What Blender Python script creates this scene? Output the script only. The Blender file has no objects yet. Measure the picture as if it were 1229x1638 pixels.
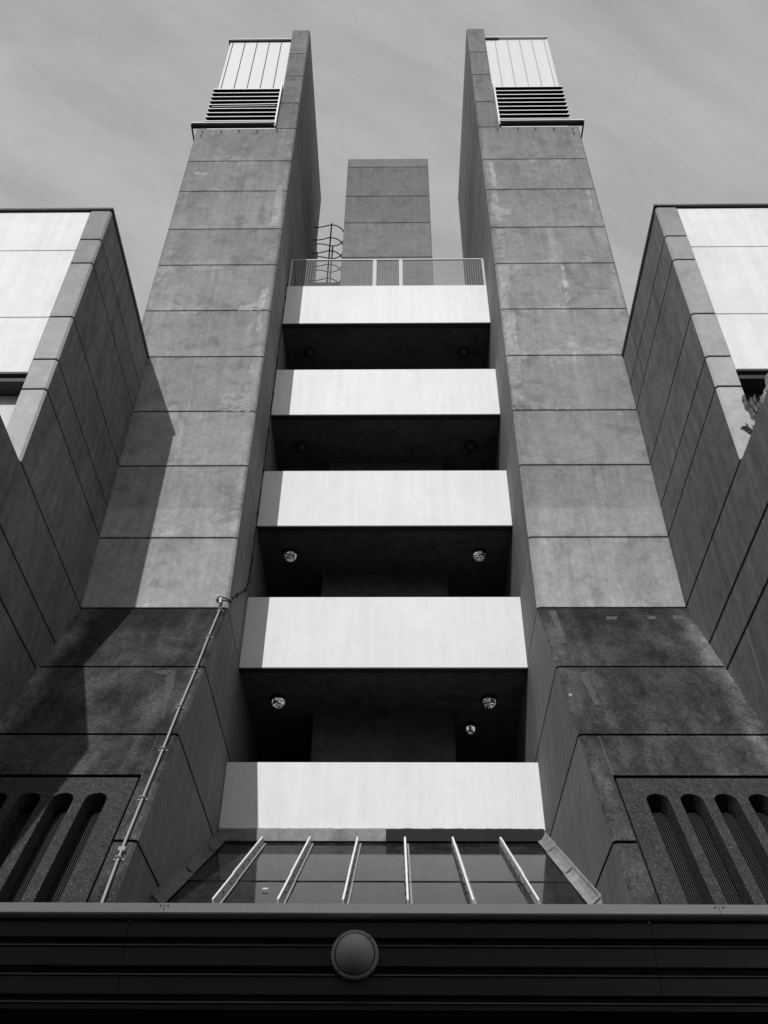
import bpy, bmesh, math, random
from mathutils import Vector, Matrix
random.seed(11)
SC = bpy.context.scene
COL = SC.collection
H = 1.6                      # eye height: all z below are metres above the eye, H is added when linking

# ------------------------------------------------------------------ camera
R_ = Vector((0.999909, 0.01137536, 0.00725193))
U_ = Vector((0.00221491, -0.66870102, 0.7435281))
F_ = Vector((-0.01330727, 0.74344438, 0.66866537))
# small roll correction basis (right, up, -forward)
import numpy as np
p, yw, rl = math.radians(41.964), math.radians(-1.025), math.radians(0.559)
F_ = Vector((math.sin(yw)*math.cos(p), math.cos(yw)*math.cos(p), math.sin(p)))
r0 = Vector((math.cos(yw), -math.sin(yw), 0)); u0 = r0.cross(F_)
R_ = math.cos(rl)*r0 + math.sin(rl)*u0
U_ = -math.sin(rl)*r0 + math.cos(rl)*u0
cam_d = bpy.data.cameras.new('camera'); cam = bpy.data.objects.new('camera', cam_d); COL.objects.link(cam)
cam.matrix_world = Matrix(((R_.x, U_.x, -F_.x, 0.2547), (R_.y, U_.y, -F_.y, 0.0), (R_.z, U_.z, -F_.z, H), (0, 0, 0, 1)))
cam_d.sensor_fit = 'HORIZONTAL'; cam_d.sensor_width = 36.0; cam_d.lens = 1543.794/1229*36
cam_d.clip_start = 0.05; cam_d.clip_end = 3000
SC.camera = cam

# ------------------------------------------------------------------ sky and sun
SUNRAY = Vector((0.265, 1.0, -0.69)).normalized()      # direction the light travels
el = math.asin(-SUNRAY.z); az = math.atan2(-SUNRAY.x, -SUNRAY.y)
W = bpy.data.worlds.new('World'); SC.world = W; W.use_nodes = True
nt = W.node_tree; nt.nodes.clear(); N = nt.nodes.new; K = nt.links.new
out = N('ShaderNodeOutputWorld'); bg = N('ShaderNodeBackground'); sky = N('ShaderNodeTexSky')
sky.sky_type = 'NISHITA'; sky.sun_disc = False; sky.sun_elevation = el; sky.sun_rotation = az
sky.air_density = 1.0; sky.dust_density = 2.0; sky.ozone_density = 1.0
bw = N('ShaderNodeRGBToBW'); K(sky.outputs[0], bw.inputs[0])
tc = N('ShaderNodeTexCoord'); mp = N('ShaderNodeMapping'); mp.inputs['Rotation'].default_value = (0, 0, 0)
mp.inputs['Scale'].default_value = (1.3, 6.0, 4.5); vr = N('ShaderNodeVectorRotate'); vr.inputs['Axis'].default_value = tuple(F_); vr.inputs['Angle'].default_value = math.radians(-32)
K(tc.outputs['Generated'], vr.inputs['Vector']); K(vr.outputs[0], mp.inputs[0])
cn = N('ShaderNodeTexNoise'); cn.inputs['Scale'].default_value = 1.6; cn.inputs['Detail'].default_value = 12; cn.inputs['Roughness'].default_value = 0.64
K(mp.outputs[0], cn.inputs[0])
mr = N('ShaderNodeMapRange'); mr.inputs[1].default_value = 0.32; mr.inputs[2].default_value = 0.72
mr.inputs[3].default_value = 0.86; mr.inputs[4].default_value = 1.24; K(cn.outputs[0], mr.inputs[0])
# thin veil of cloud evens out the sky
SKY_VEIL = 3.05
mx = N('ShaderNodeMath'); mx.operation = 'MULTIPLY'; K(mr.outputs[0], mx.inputs[1])
cl = N('ShaderNodeMath'); cl.operation = 'MINIMUM'; cl.inputs[1].default_value = 3.6; K(bw.outputs[0], cl.inputs[0])
ad = N('ShaderNodeMath'); ad.operation = 'ADD'; ad.inputs[1].default_value = SKY_VEIL; K(cl.outputs[0], ad.inputs[0]); K(ad.outputs[0], mx.inputs[0]); ad = mx
K(ad.outputs[0], bg.inputs[0]); bg.inputs[1].default_value = 0.10
K(bg.outputs[0], out.inputs[0])
sd = bpy.data.lights.new('sun', 'SUN'); sd.energy = 2.85; sd.angle = math.radians(0.5); sd.color = (1, 1, 1)
so = bpy.data.objects.new('sun', sd); COL.objects.link(so); so.location = (-20, -60, 60)
so.rotation_euler = SUNRAY.to_track_quat('-Z', 'Y').to_euler()
vs = SC.view_settings; vs.view_transform = 'Standard'; vs.look = 'None'; vs.exposure = 0.0; vs.gamma = 1.0; vs.use_curve_mapping = False

# ------------------------------------------------------------------ measured levels (metres above the eye) and plan
D, DW, DB, DK = 13.2, 9.676, 14.837, 19.42
a, b, c = 2.615, 5.483, 5.108
Z9 = 9.693; SL = 0.55
JP = [9.693, 11.259, 13.081, 14.643, 16.394, 18.045, 19.855, 21.434, 23.259, 24.843, 26.70]
JS = [26.70, 28.294, 30.12, 31.76, 33.57]
BAL = [(19.731, 21.329), (16.332, 17.925), (12.971, 14.542), (9.565, 11.155), (6.517, 7.70)]

# ------------------------------------------------------------------ materials
def nodes(name, rough=0.85, spec=0.3):
    m = bpy.data.materials.new(name); m.use_nodes = True
    t = m.node_tree; bs = t.nodes['Principled BSDF']
    bs.inputs['Roughness'].default_value = rough
    bs.inputs['Specular IOR Level'].default_value = spec
    return m, t, bs
class G:
    """tiny node-graph helper working on grey values"""
    def __init__(s, t): s.t = t
    def n(s, k, **kw):
        x = s.t.nodes.new(k)
        for q, v in kw.items(): setattr(x, q, v)
        return x
    def link(s, o, i): s.t.links.new(o, i)
    def put(s, v, sock):
        if hasattr(v, 'is_linked') or hasattr(v, 'links'): s.link(v, sock)
        else: sock.default_value = v
    def m(s, op, x, y=0.0, z=0.0, clamp=False):
        q = s.n('ShaderNodeMath', operation=op); q.use_clamp = clamp
        s.put(x, q.inputs[0]); s.put(y, q.inputs[1])
        if op in ('MULTIPLY_ADD', 'SMOOTH_MIN', 'SMOOTH_MAX'): s.put(z, q.inputs[2])
        return q.outputs[0]
    def rng(s, x, a0, a1, b0, b1, smooth=False):
        q = s.n('ShaderNodeMapRange'); q.interpolation_type = 'SMOOTHSTEP' if smooth else 'LINEAR'
        s.put(x, q.inputs[0])
        for i, v in enumerate((a0, a1, b0, b1)): s.put(v, q.inputs[i+1])
        return q.outputs[0]
    def pos(s, scale=(1, 1, 1), rot=(0, 0, 0), loc=(0, 0, 0)):
        g = s.n('ShaderNodeNewGeometry'); q = s.n('ShaderNodeMapping')
        q.inputs['Scale'].default_value = scale; q.inputs['Rotation'].default_value = rot; q.inputs['Location'].default_value = loc
        s.link(g.outputs['Position'], q.inputs[0]); return q.outputs[0]
    def xyz(s):
        g = s.n('ShaderNodeNewGeometry'); q = s.n('ShaderNodeSeparateXYZ'); s.link(g.outputs['Position'], q.inputs[0]); return q.outputs
    def noise(s, vec, scale, detail=4, rough=0.55, dist=0.0):
        q = s.n('ShaderNodeTexNoise'); s.link(vec, q.inputs['Vector']); q.inputs['Scale'].default_value = scale
        q.inputs['Detail'].default_value = detail; q.inputs['Roughness'].default_value = rough; q.inputs['Distortion'].default_value = dist
        return q.outputs['Fac']
    def voro(s, vec, scale):
        q = s.n('ShaderNodeTexVoronoi'); s.link(vec, q.inputs['Vector']); q.inputs['Scale'].default_value = scale
        return q
    def mix(s, f, x, y):
        q = s.n('ShaderNodeMix', data_type='FLOAT'); q.clamp_factor = True
        s.put(f, q.inputs[0]); s.put(x, q.inputs[2]); s.put(y, q.inputs[3]); return q.outputs[0]
    def attr(s, name):
        q = s.n('ShaderNodeAttribute'); q.attribute_name = name; return q
    def bump(s, h, strength, dist, bs):
        q = s.n('ShaderNodeBump'); q.inputs['Strength'].default_value = strength; q.inputs['Distance'].default_value = dist
        s.link(h, q.inputs['Height']); s.link(q.outputs[0], bs.inputs['Normal'])

def concrete(name, base, var=0.16, streak=0.18, blotch=0.0, border=0.0, speck=0.0, grain=0.30, bump=0.35, mode=None, pits=0.0):
    m, t, bs = nodes(name, 0.9, 0.25); g = G(t); P = g.pos()
    big = g.noise(P, 0.45, 5, 0.6, 0.3); med = g.noise(P, 2.6, 6, 0.65, 0.4)
    st = g.noise(g.pos(scale=(3.2, 3.2, 0.22)), 1.6, 5, 0.6, 0.5); fine = g.noise(P, 17, 5, 0.75, 0.3); vf = g.noise(P, 44, 3, 0.7)
    mid = g.noise(P, 6.5, 5, 0.7, 0.6)
    v = g.m('ADD', 1.0, g.m('MULTIPLY', g.m('SUBTRACT', big, 0.5), var*2.6))
    v = g.m('ADD', v, g.m('MULTIPLY', g.m('SUBTRACT', mid, 0.5), var*3.0))
    wisp = g.noise(g.pos(scale=(5, 5, 0.7), rot=(0, 0.12, 0)), 1.3, 7, 0.7, 1.4)
    v = g.m('ADD', v, g.m('MULTIPLY', g.rng(wisp, 0.52, 0.68, 0.0, 1.0), streak*0.7))
    v = g.m('ADD', v, g.m('MULTIPLY', g.m('SUBTRACT', med, 0.5), var*2.4))
    v = g.m('ADD', v, g.m('MULTIPLY', g.m('SUBTRACT', st, 0.5), streak*2.4))
    v = g.m('ADD', v, g.m('MULTIPLY', g.m('SUBTRACT', fine, 0.5), grain*2.9))
    v = g.m('ADD', v, g.m('MULTIPLY', g.m('SUBTRACT', vf, 0.5), grain*3.2))
    tone = g.attr('tone').outputs['Fac']
    v = g.m('MULTIPLY', v, g.m('MULTIPLY', tone, 2.0))
    X, Y, Z = g.xyz()
    if border > 0:         # pale lime bloom creeping in from the edges of each panel
        uv = g.n('ShaderNodeUVMap'); sp = g.n('ShaderNodeSeparateXYZ'); g.link(uv.outputs[0], sp.inputs[0])
        du = g.m('MINIMUM', sp.outputs[0], g.m('SUBTRACT', 1.0, sp.outputs[0]))
        dv = g.m('MINIMUM', sp.outputs[1], g.m('SUBTRACT', 1.0, sp.outputs[1]))
        dd = g.m('MINIMUM', g.m('MULTIPLY', du, 2.8), g.m('MULTIPLY', dv, 1.7))
        n2 = g.noise(P, 1.1, 5, 0.6, 0.6)
        lim = g.rng(n2, 0.48, 0.68, -0.04, 0.40)
        e = g.rng(g.m('SUBTRACT', dd, lim), -0.09, 0.07, 1.0, 0.0, True)
        n3 = g.m('MULTIPLY', g.rng(g.noise(P, 9, 6, 0.75), 0.38, 0.6, 0.15, 1.0), g.rng(g.noise(P, 0.33, 3), 0.4, 0.6, 0.25, 1.0))
        v = g.m('MULTIPLY', v, g.m('ADD', 1.0, g.m('MULTIPLY', g.m('MULTIPLY', e, n3), border)))
        # dark weathering run along the joint lines
        dj = g.rng(dd, 0.0, 0.05, 0.82, 1.0); v = g.m('MULTIPLY', v, dj)
        rn_ = g.rng(g.noise(g.pos(scale=(7, 7, 0.25)), 1.0, 5, 0.7, 0.4), 0.42, 0.62, 0.0, 1.0)
        fall = g.m('POWER', sp.outputs[1], 3.0)
        v = g.m('MULTIPLY', v, g.m('SUBTRACT', 1.0, g.m('MULTIPLY', g.m('MULTIPLY', rn_, fall), 0.22)))
    if blotch > 0:
        bn = g.rng(g.noise(P, 1.4, 6, 0.62, 1.2), 0.50, 0.66, 0.0, 1.0, True)
        v = g.m('MULTIPLY', v, g.m('SUBTRACT', 1.0, g.m('MULTIPLY', bn, blotch)))
    if mode == 'pier':     # day joint at 11.98: the lift below it is paler; top courses darker
        lo = g.rng(g.m('ADD', Z, g.m('MULTIPLY', g.m('SUBTRACT', med, 0.5), 0.25)), 11.976+H-0.02, 11.976+H+0.03, 1.20, 1.0)
        v = g.m('MULTIPLY', v, lo)
        v = g.m('MULTIPLY', v, g.rng(Z, 10+H, 27+H, 1.20, 0.82))
        cr = g.m('ABSOLUTE', g.m('SUBTRACT', g.m('ABSOLUTE', X), g.m('ADD', 4.05, g.m('MULTIPLY', g.m('SUBTRACT', g.noise(g.pos(scale=(1, 1, 1)), 1.3, 6, 0.7), 0.5), 0.5))))
        ck = g.m('MULTIPLY', g.rng(cr, 0.0, 0.03, 1.0, 0.0, True), g.rng(g.noise(P, 0.8, 3), 0.48, 0.6, 0.0, 1.0))
        v = g.m('MULTIPLY', v, g.m('ADD', 1.0, g.m('MULTIPLY', ck, 0.22)))
    if mode == 'plinth':   # algae-blackened batter, pale wash strip against the wing wall and at the inner arris
        ax = g.m('ABSOLUTE', X)
        wob = g.m('MULTIPLY', g.m('SUBTRACT', g.noise(g.pos(scale=(1, 1, .5)), 2.2, 5, 0.6), 0.5), 0.55)
        w1 = g.rng(g.m('ADD', ax, wob), 4.70, 5.02, 0.0, 1.0, True)
        w2 = g.rng(g.m('ADD', ax, wob), 2.98, 2.72, 0.0, 1.0, True)
        w3 = g.m('MULTIPLY', g.rng(g.m('ABSOLUTE', g.m('SUBTRACT', g.m('ADD', ax, g.m('MULTIPLY', wob, 0.5)), 3.12)), 0.02, 0.12, 1.0, 0.0, True), 0.6)
        alg = g.rng(g.noise(g.pos(scale=(1.3, .6, 0.6)), 1.3, 8, 0.72, 0.1), 0.38, 0.62, 0.40, 1.75)
        up = g.m('MULTIPLY', g.rng(Z, 6.3+H, 9.6+H, 1.08, 0.9), g.rng(g.m('ADD', Z, g.m('MULTIPLY', g.m('SUBTRACT', g.noise(g.pos(scale=(4, 1, .4)), 1.6, 5, 0.7), 0.5), 2.6)), 8.6+H, 9.7+H, 1.0, 0.62, True))
        v = g.m('MULTIPLY', g.m('MULTIPLY', v, alg), up)
        k = g.m('ADD', 1.0, g.m('MULTIPLY', w1, 1.9)); k = g.m('ADD', k, g.m('MULTIPLY', w2, 0.55)); k = g.m('ADD', k, g.m('MULTIPLY', w3, 0.6))
        v = g.m('MULTIPLY', v, k)
    val = g.m('MULTIPLY', v, base)
    if speck > 0:          # exposed quartz chips
        vv = g.voro(P, 46); r = g.m('LESS_THAN', vv.outputs['Distance'], 0.26)
        wn = g.n('ShaderNodeSeparateColor'); g.link(vv.outputs['Color'], wn.inputs[0])
        s1 = g.m('MULTIPLY', r, g.m('GREATER_THAN', wn.outputs[0], 1.0 - speck))
        v2 = g.voro(P, 75); w2n = g.n('ShaderNodeSeparateColor'); g.link(v2.outputs['Color'], w2n.inputs[0])
        s2 = g.m('MULTIPLY', g.m('SUBTRACT', w2n.outputs[0], 0.5), 0.9)
        val = g.m('MULTIPLY', val, g.m('ADD', 1.0, s2))
        val = g.mix(s1, val, 0.26)
    if pits > 0:
        vv = g.voro(P, 5.5); wn = g.n('ShaderNodeSeparateColor'); g.link(vv.outputs['Color'], wn.inputs[0])
        r = g.m('MULTIPLY', g.m('LESS_THAN', vv.outputs['Distance'], 0.07), g.m('GREATER_THAN', wn.outputs[1], 1.0-pits))
        val = g.mix(r, val, g.m('MULTIPLY', val, 0.3))
    val = g.m('MAXIMUM', val, 0.004)
    g.link(val, bs.inputs['Base Color'])
    if bump: g.bump(g.m('ADD', g.m('ADD', fine, vf), g.m('MULTIPLY', med, 1.5)), bump, 0.006, bs)
    return m

def paint(name, base, var=0.08, rough=0.6, streak=0.05, spec=0.4, grain=0.08, metal=0.0, bump=0.1):
    m, t, bs = nodes(name, rough, spec); g = G(t); P = g.pos()
    big = g.noise(P, 0.7, 5, 0.6); med = g.noise(P, 5, 5, 0.65); st = g.noise(g.pos(scale=(6, 6, 0.3)), 1.5, 4); fine = g.noise(P, 60, 3, 0.6)
    v = g.m('ADD', 1.0, g.m('MULTIPLY', g.m('SUBTRACT', big, 0.5), var*2))
    v = g.m('ADD', v, g.m('MULTIPLY', g.m('SUBTRACT', med, 0.5), var*1.6))
    v = g.m('ADD', v, g.m('MULTIPLY', g.m('SUBTRACT', st, 0.5), streak*2.2))
    v = g.m('ADD', v, g.m('MULTIPLY', g.m('SUBTRACT', fine, 0.5), grain*2))
    tone = g.attr('tone').outputs['Fac']
    v = g.m('MULTIPLY', v, g.m('MULTIPLY', tone, 2.0*base))
    g.link(v, bs.inputs['Base Color']); bs.inputs['Metallic'].default_value = metal
    if bump: g.bump(g.m('ADD', fine, med), bump, 0.003, bs)
    return m

M_PIER  = concrete('pier_concrete', 0.245, 0.20, 0.22, blotch=0.22, border=0.40, grain=0.20, mode='pier', pits=0.05)
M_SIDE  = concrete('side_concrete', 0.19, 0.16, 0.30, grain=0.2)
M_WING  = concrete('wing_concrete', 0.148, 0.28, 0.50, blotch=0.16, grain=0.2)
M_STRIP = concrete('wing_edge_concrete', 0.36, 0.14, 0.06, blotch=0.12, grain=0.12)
M_PLTH  = concrete('stained_concrete', 0.034, 0.34, 0.4, speck=0.012, grain=0.40, mode='plinth')
M_AGG   = concrete('aggregate_concrete', 0.043, 0.18, 0.10, speck=0.07, grain=0.6, bump=0.7)
M_PATCH = concrete('repair_mortar', 0.365, 0.5, 0.15, grain=0.2)
M_PATCD = concrete('repair_mortar_dark', 0.085, 0.3, 0.2, grain=0.3)
M_CORE  = concrete('core_concrete', 0.19, 0.18, 0.12, blotch=0.15, border=0.10, grain=0.2)
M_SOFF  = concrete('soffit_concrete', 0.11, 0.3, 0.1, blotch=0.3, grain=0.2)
M_JOINT = paint('joint_sealant', 0.012, 0.1, 0.95, spec=0.1)
M_WHITE = paint('white_render', 0.79, 0.09, 0.75, 0.09, 0.25, 0.17)
M_WPAN  = paint('white_wing_panel', 0.73, 0.14, 0.6, 0.12, 0.3, 0.17)
M_CLAD  = paint('pale_cladding', 0.66, 0.04, 0.5, 0.03, 0.4, 0.04)
M_ALU   = paint('bright_metal', 0.82, 0.05, 0.4, 0.03, 0.5, 0.03)
M_BLACK = paint('dark_void', 0.006, 0.05, 0.95, spec=0.05)
M_DARK  = paint('dark_metal', 0.03, 0.1, 0.6)
M_IRON  = paint('ladder_iron', 0.035, 0.1, 0.6)
M_RAIL  = paint('railing_paint', 0.55, 0.06, 0.5)
M_WIRED = paint('dark_mesh_wire', 0.055, 0.2, 0.5)
M_WIRE  = paint('mesh_wire', 0.34, 0.1, 0.5)
M_ROOF  = paint('roof_deck', 0.105, 0.28, 0.75, 0.16, 0.25, 0.14)
def roof_glass():
    m, t, bs = nodes('dirty_roof_glass', 0.06, 0.1); g = G(t); P = g.pos()
    d1 = g.rng(g.noise(P, 2.4, 7, 0.72, 0.4), 0.36, 0.66, 0.0, 1.0); d2 = g.rng(g.noise(g.pos(scale=(5, 1.2, 1.2)), 2.0, 6, 0.7), 0.45, 0.7, 0.0, 1.0)
    dirt = g.m('MULTIPLY', g.m('ADD', d1, d2), 0.5)
    g.link(g.rng(dirt, 0, 1, 0.006, 0.05), bs.inputs['Base Color'])
    g.link(g.rng(dirt, 0, 1, 0.062, 0.012), bs.inputs['Specular IOR Level'])
    g.bump(g.noise(P, 1.5, 2), 0.01, 0.01, bs)
    return m
M_GLASS = roof_glass()
M_LEAD  = concrete('lead_flashing', 0.19, 0.28, 0.22, blotch=0.25, grain=0.25)
M_LEADD = paint('dark_flashing', 0.022, 0.2, 0.8, 0.1, 0.2)
M_CORR  = paint('corrugated_cladding', 0.013, 0.3, 0.38, 0.02, 0.5, 0.3)
M_GUT   = paint('gutter_paint', 0.62, 0.08, 0.6, 0.05, 0.3, 0.12)
M_LAMP  = paint('lamp_enamel', 0.27, 0.08, 0.6, 0.0, 0.3, 0.2)
M_PIPE  = paint('conduit_grey', 0.36, 0.1, 0.5)
M_CABLE = paint('cable_black', 0.015, 0.1, 0.7)
M_FILM  = paint('torn_film', 0.2, 0.15, 0.5, 0.2)
M_GRND  = concrete('paving', 0.055, 0.15, 0.0, grain=0.3)
def glassy(name, base, rough, emit=0.0):
    m, t, bs = nodes(name, rough, 0.6); g = G(t)
    n = g.voro(g.pos(), 22).outputs['Distance']; v = g.rng(n, 0.0, 0.6, base*1.6, base*0.4)
    g.link(v, bs.inputs['Base Color'])
    if emit:
        tcn = g.n('ShaderNodeTexCoord'); sx = g.n('ShaderNodeSeparateXYZ'); g.link(tcn.outputs['Object'], sx.inputs[0])
        rr_ = g.m('SQRT', g.m('ADD', g.m('MULTIPLY', sx.outputs[0], sx.outputs[0]), g.m('MULTIPLY', sx.outputs[1], sx.outputs[1])))
        q = g.m('SINE', g.m('ADD', g.m('MULTIPLY', rr_, 150.0), g.m('MULTIPLY', g.noise(g.pos(), 10, 2, 0.5), 16.0)))  # sparkle rings on the bowl painted in as emission
        e = g.m('MULTIPLY', g.rng(q, -0.1, 0.9, 0.03, 1.0, True), g.rng(g.noise(g.pos(), 9, 2), 0.38, 0.6, 0.25, 1.0))
        bs.inputs['Emission Color'].default_value = (1, 1, 1, 1); g.link(g.m('MULTIPLY', e, emit), bs.inputs['Emission Strength'])
    g.bump(n, 0.5, 0.01, bs)
    return m
M_GLOW  = glassy('sparkle_lamp_glass', 0.35, 0.15, 0.42)
M_DGLS  = glassy('dark_lamp_glass', 0.05, 0.3)  # darker bowl without emission
M_GREY  = paint('grey_blind', 0.07, 0.2, 0.4, 0.1)
M_PANE  = paint('window_glass', 0.02, 0.0, 0.06, 0.0, 0.6, 0.0, bump=0)

# ------------------------------------------------------------------ mesh builder
class MB:
    def __init__(s): s.v = []; s.f = []; s.mi = []; s.tone = []; s.mats = []
    def mat(s, m):
        if m not in s.mats: s.mats.append(m)
        return s.mats.index(m)
    def poly(s, pts, m, tone=0.5):
        i = len(s.v); s.v += [tuple(q) for q in pts]; s.f.append(tuple(range(i, i+len(pts)))); s.mi.append(s.mat(m)); s.tone.append(tone)
    def prism(s, lo, hi, m, tone=0.5, caps=True):
        i = len(s.v); n = len(lo); s.v += [tuple(q) for q in lo] + [tuple(q) for q in hi]; k = s.mat(m)
        fs = [(i+j, i+(j+1) % n, i+n+(j+1) % n, i+n+j) for j in range(n)]
        if caps: fs += [tuple(i+j for j in reversed(range(n))), tuple(i+n+j for j in range(n))]
        s.f += fs; s.mi += [k]*len(fs); s.tone += [tone]*len(fs)
    def box(s, x0, x1, y0, y1, z0, z1, m, tone=0.5):
        s.prism([(x0, y0, z0), (x1, y0, z0), (x1, y1, z0), (x0, y1, z0)], [(x0, y0, z1), (x1, y0, z1), (x1, y1, z1), (x0, y1, z1)], m, tone)
    def tube(s, pts, r, m, n=8, closed=False, tone=0.5):
        pts = [Vector(q) for q in pts]; i0 = len(s.v); k = s.mat(m); L = len(pts); up = None
        for j, q in enumerate(pts):
            if closed: d = pts[(j+1) % L] - pts[j-1]
            else: d = pts[min(j+1, L-1)] - pts[max(j-1, 0)]
            d.normalize()
            if up is None: up = Vector((0, 0, 1)) if abs(d.z) < 0.9 else Vector((1, 0, 0))
            e1 = d.cross(up)
            if e1.length < 1e-4: e1 = d.cross(Vector((0.3, 1, 0.1)))
            e1.normalize(); e2 = d.cross(e1); up = -e2 if False else up
            for t in range(n):
                A = 2*math.pi*t/n; s.v.append(tuple(q + r*(math.cos(A)*e1 + math.sin(A)*e2)))
        for j in range(L if closed else L-1):
            j2 = (j+1) % L
            for t in range(n):
                s.f.append((i0+j*n+t, i0+j*n+(t+1) % n, i0+j2*n+(t+1) % n, i0+j2*n+t)); s.mi.append(k); s.tone.append(tone)
        if not closed:
            s.f.append(tuple(i0+t for t in reversed(range(n)))); s.f.append(tuple(i0+(L-1)*n+t for t in range(n))); s.mi += [k, k]; s.tone += [tone]*2
    def bar(s, p0, p1, w, h, upv, m, tone=0.5):
        """rectangular bar from p0 to p1; h is measured along upv, base on the p0-p1 line"""
        p0 = Vector(p0); p1 = Vector(p1); u = Vector(upv).normalized(); d = (p1-p0).normalized(); e = d.cross(u).normalized()
        q = [(-w/2, 0), (w/2, 0), (w/2, h), (-w/2, h)]
        s.prism([p0+e*x+u*y for x, y in q], [p1+e*x+u*y for x, y in q], m, tone)
    def lathe(s, o, ax, prof, m, n=28, tone=0.5):
        """prof: (radius, distance along ax)"""
        o = Vector(o); ax = Vector(ax).normalized(); e1 = ax.orthogonal().normalized(); e2 = ax.cross(e1); i0 = len(s.v); k = s.mat(m)
        for r, h in prof:
            for t in range(n):
                A = 2*math.pi*t/n; s.v.append(tuple(o + ax*h + max(r, 1e-4)*(math.cos(A)*e1+math.sin(A)*e2)))
        for j in range(len(prof)-1):
            for t in range(n):
                s.f.append((i0+j*n+t, i0+j*n+(t+1) % n, i0+(j+1)*n+(t+1) % n, i0+(j+1)*n+t)); s.mi.append(k); s.tone.append(tone)
    def build(s, name, parent=None, bevel=0.0, smooth=False, loc=None):
        base = Vector(parent['_base']) if parent is not None and '_base' in parent else Vector(loc or (0, 0, 0))
        me = bpy.data.meshes.new(name)
        me.from_pydata([(x-base.x, y-base.y, z-base.z) for x, y, z in s.v], [], s.f)
        for m in s.mats: me.materials.append(m)
        me.polygons.foreach_set('material_index', s.mi)
        bm = bmesh.new(); bm.from_mesh(me); bmesh.ops.recalc_face_normals(bm, faces=bm.faces); bm.to_mesh(me); bm.free()
        at = me.attributes.new('tone', 'FLOAT', 'FACE'); at.data.foreach_set('value', s.tone)
        uv = me.uv_layers.new(name='panel')
        for pl in me.polygons:
            nx, ny, nz = map(abs, pl.normal); co = [me.vertices[me.loops[l].vertex_index].co for l in pl.loop_indices]
            ia, ib = (0, 2) if ny >= nx and ny >= nz else ((1, 2) if nx >= nz else (0, 1))
            if nz > ny and nz > nx and ny > 0.25: ia, ib = 0, 2
            a0 = min(q[ia] for q in co); a1 = max(q[ia] for q in co); b0 = min(q[ib] for q in co); b1 = max(q[ib] for q in co)
            for l, q in zip(pl.loop_indices, co):
                uv.data[l].uv = ((q[ia]-a0)/max(a1-a0, 1e-5), (q[ib]-b0)/max(b1-b0, 1e-5))
        if smooth: me.polygons.foreach_set('use_smooth', [True]*len(me.polygons))
        me.update()
        o = bpy.data.objects.new(name, me); COL.objects.link(o)
        if parent is not None: o.parent = parent['_o']
        else: o.location = (base.x, base.y, base.z + H)
        if bevel:
            mo = o.modifiers.new('bevel', 'BEVEL'); mo.width = bevel; mo.segments = 1; mo.limit_method = 'ANGLE'; mo.angle_limit = 0.9
        return o
def sub(o, base): return {'_o': o, '_base': tuple(base)}         # handle for adding sub-parts
def tag(o, label=None, cat=None, group=None, kind=None):
    if label: o['label'] = label
    if cat: o['category'] = cat
    if group: o['group'] = group
    if kind: o['kind'] = kind
    return o
def thing(name, loc, label, cat, group=None):
    o = bpy.data.objects.new(name, None); COL.objects.link(o); o.location = (loc[0], loc[1], loc[2]+H); o.empty_display_size = 0.3
    tag(o, label, cat, group); return {'_o': o, '_base': tuple(loc)}
def tn(r=0.05): return 0.5*(1+random.uniform(-r, r))
def yb(z): return D - SL*(Z9 - z)                                 # front of the battered plinth
def patch_poly(mb, pts, m, f, seed, amp=0.025, tone=0.5):
    """irregular thin skim of repair mortar; pts are (x, z), f maps (x, z) to the wall with 4 mm thickness"""
    rnd = random.Random(seed); q = []
    for i, (x0, z0) in enumerate(pts):
        x1, z1 = pts[(i+1) % len(pts)]; L = math.hypot(x1-x0, z1-z0); n = max(1, int(L/0.07))
        for k in range(n):
            t = k/n; q.append((x0+(x1-x0)*t+rnd.uniform(-amp, amp), z0+(z1-z0)*t+rnd.uniform(-amp, amp)))
    mb.prism([f(x, z, 0.001) for x, z in q], [f(x, z, -0.004) for x, z in q], m, tone)

# ------------------------------------------------------------------ ground
g = MB(); g.box(-400, 400, -400, 600, -H-0.5, -H, M_GRND); tag(g.build('ground'), kind='structure')

# ------------------------------------------------------------------ stair towers
PATCH = {-1: [[(310,275),(331,275.6),(331,281.7),(310,280)], [(444.6,297),(453,297),(449,348),(443,362),(432,362),(439,322)],
              [(419,462.5),(428,462.5),(424.5,493),(417,496),(382,497),(384,489),(413,485)], [(412,503),(420,503),(417.5,531),(409,530.5)],
              [(356,629.6),(402,629.6),(400.5,658),(351,657)], [(352,948),(364,948),(363,969),(352,969)], [(371,790),(386,790),(384,815),(368,815)]],
         1: [[(782,258),(789,258),(796,300),(788.5,300)], [(788.5,304),(796,304),(799,333),(818,334.6),(818,344),(801,345),(805,356),(793,351.6),(786,334.6)],
             [(790,366),(807,367),(809,410),(799,412),(795,395)], [(797,424),(812,424.3),(818,463),(802,475)],
             [(938.5,303),(943,303),(952.4,348.5),(967,353),(968,360),(952,359)], [(897,424),(903,426),(905,444),(912,458),(902,463),(898,440)],
             [(904,466),(909,468),(914,474),(909,487),(903,480)], [(805,500),(822,500),(831,562),(813,562)],
             [(814,572),(832,572),(840,646),(910,651),(910,655),(822,655)], [(907,546),(925,547),(925,559),(907,559)]]}
cen = Vector((0.2547, 0, 0))
def ray(u, v): return F_ + R_*((u-614.5)/1543.794) - U_*((v-819)/1543.794)
def wallpt(u, v):                     # measured point on the tower front, in metres
    d = ray(u, v); t = D/d.y; return (0.2547+d.x*t, d.z*t)
def batpt(u, v):
    d = ray(u, v); t = (D-SL*Z9)/(d.y-SL*d.z); return (0.2547+d.x*t, d.z*t)
def col(poly, z0, z1): return [(x, y, z0) for x, y in poly], [(x, y, z1) for x, y in poly]
GAP = 0.032
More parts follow.
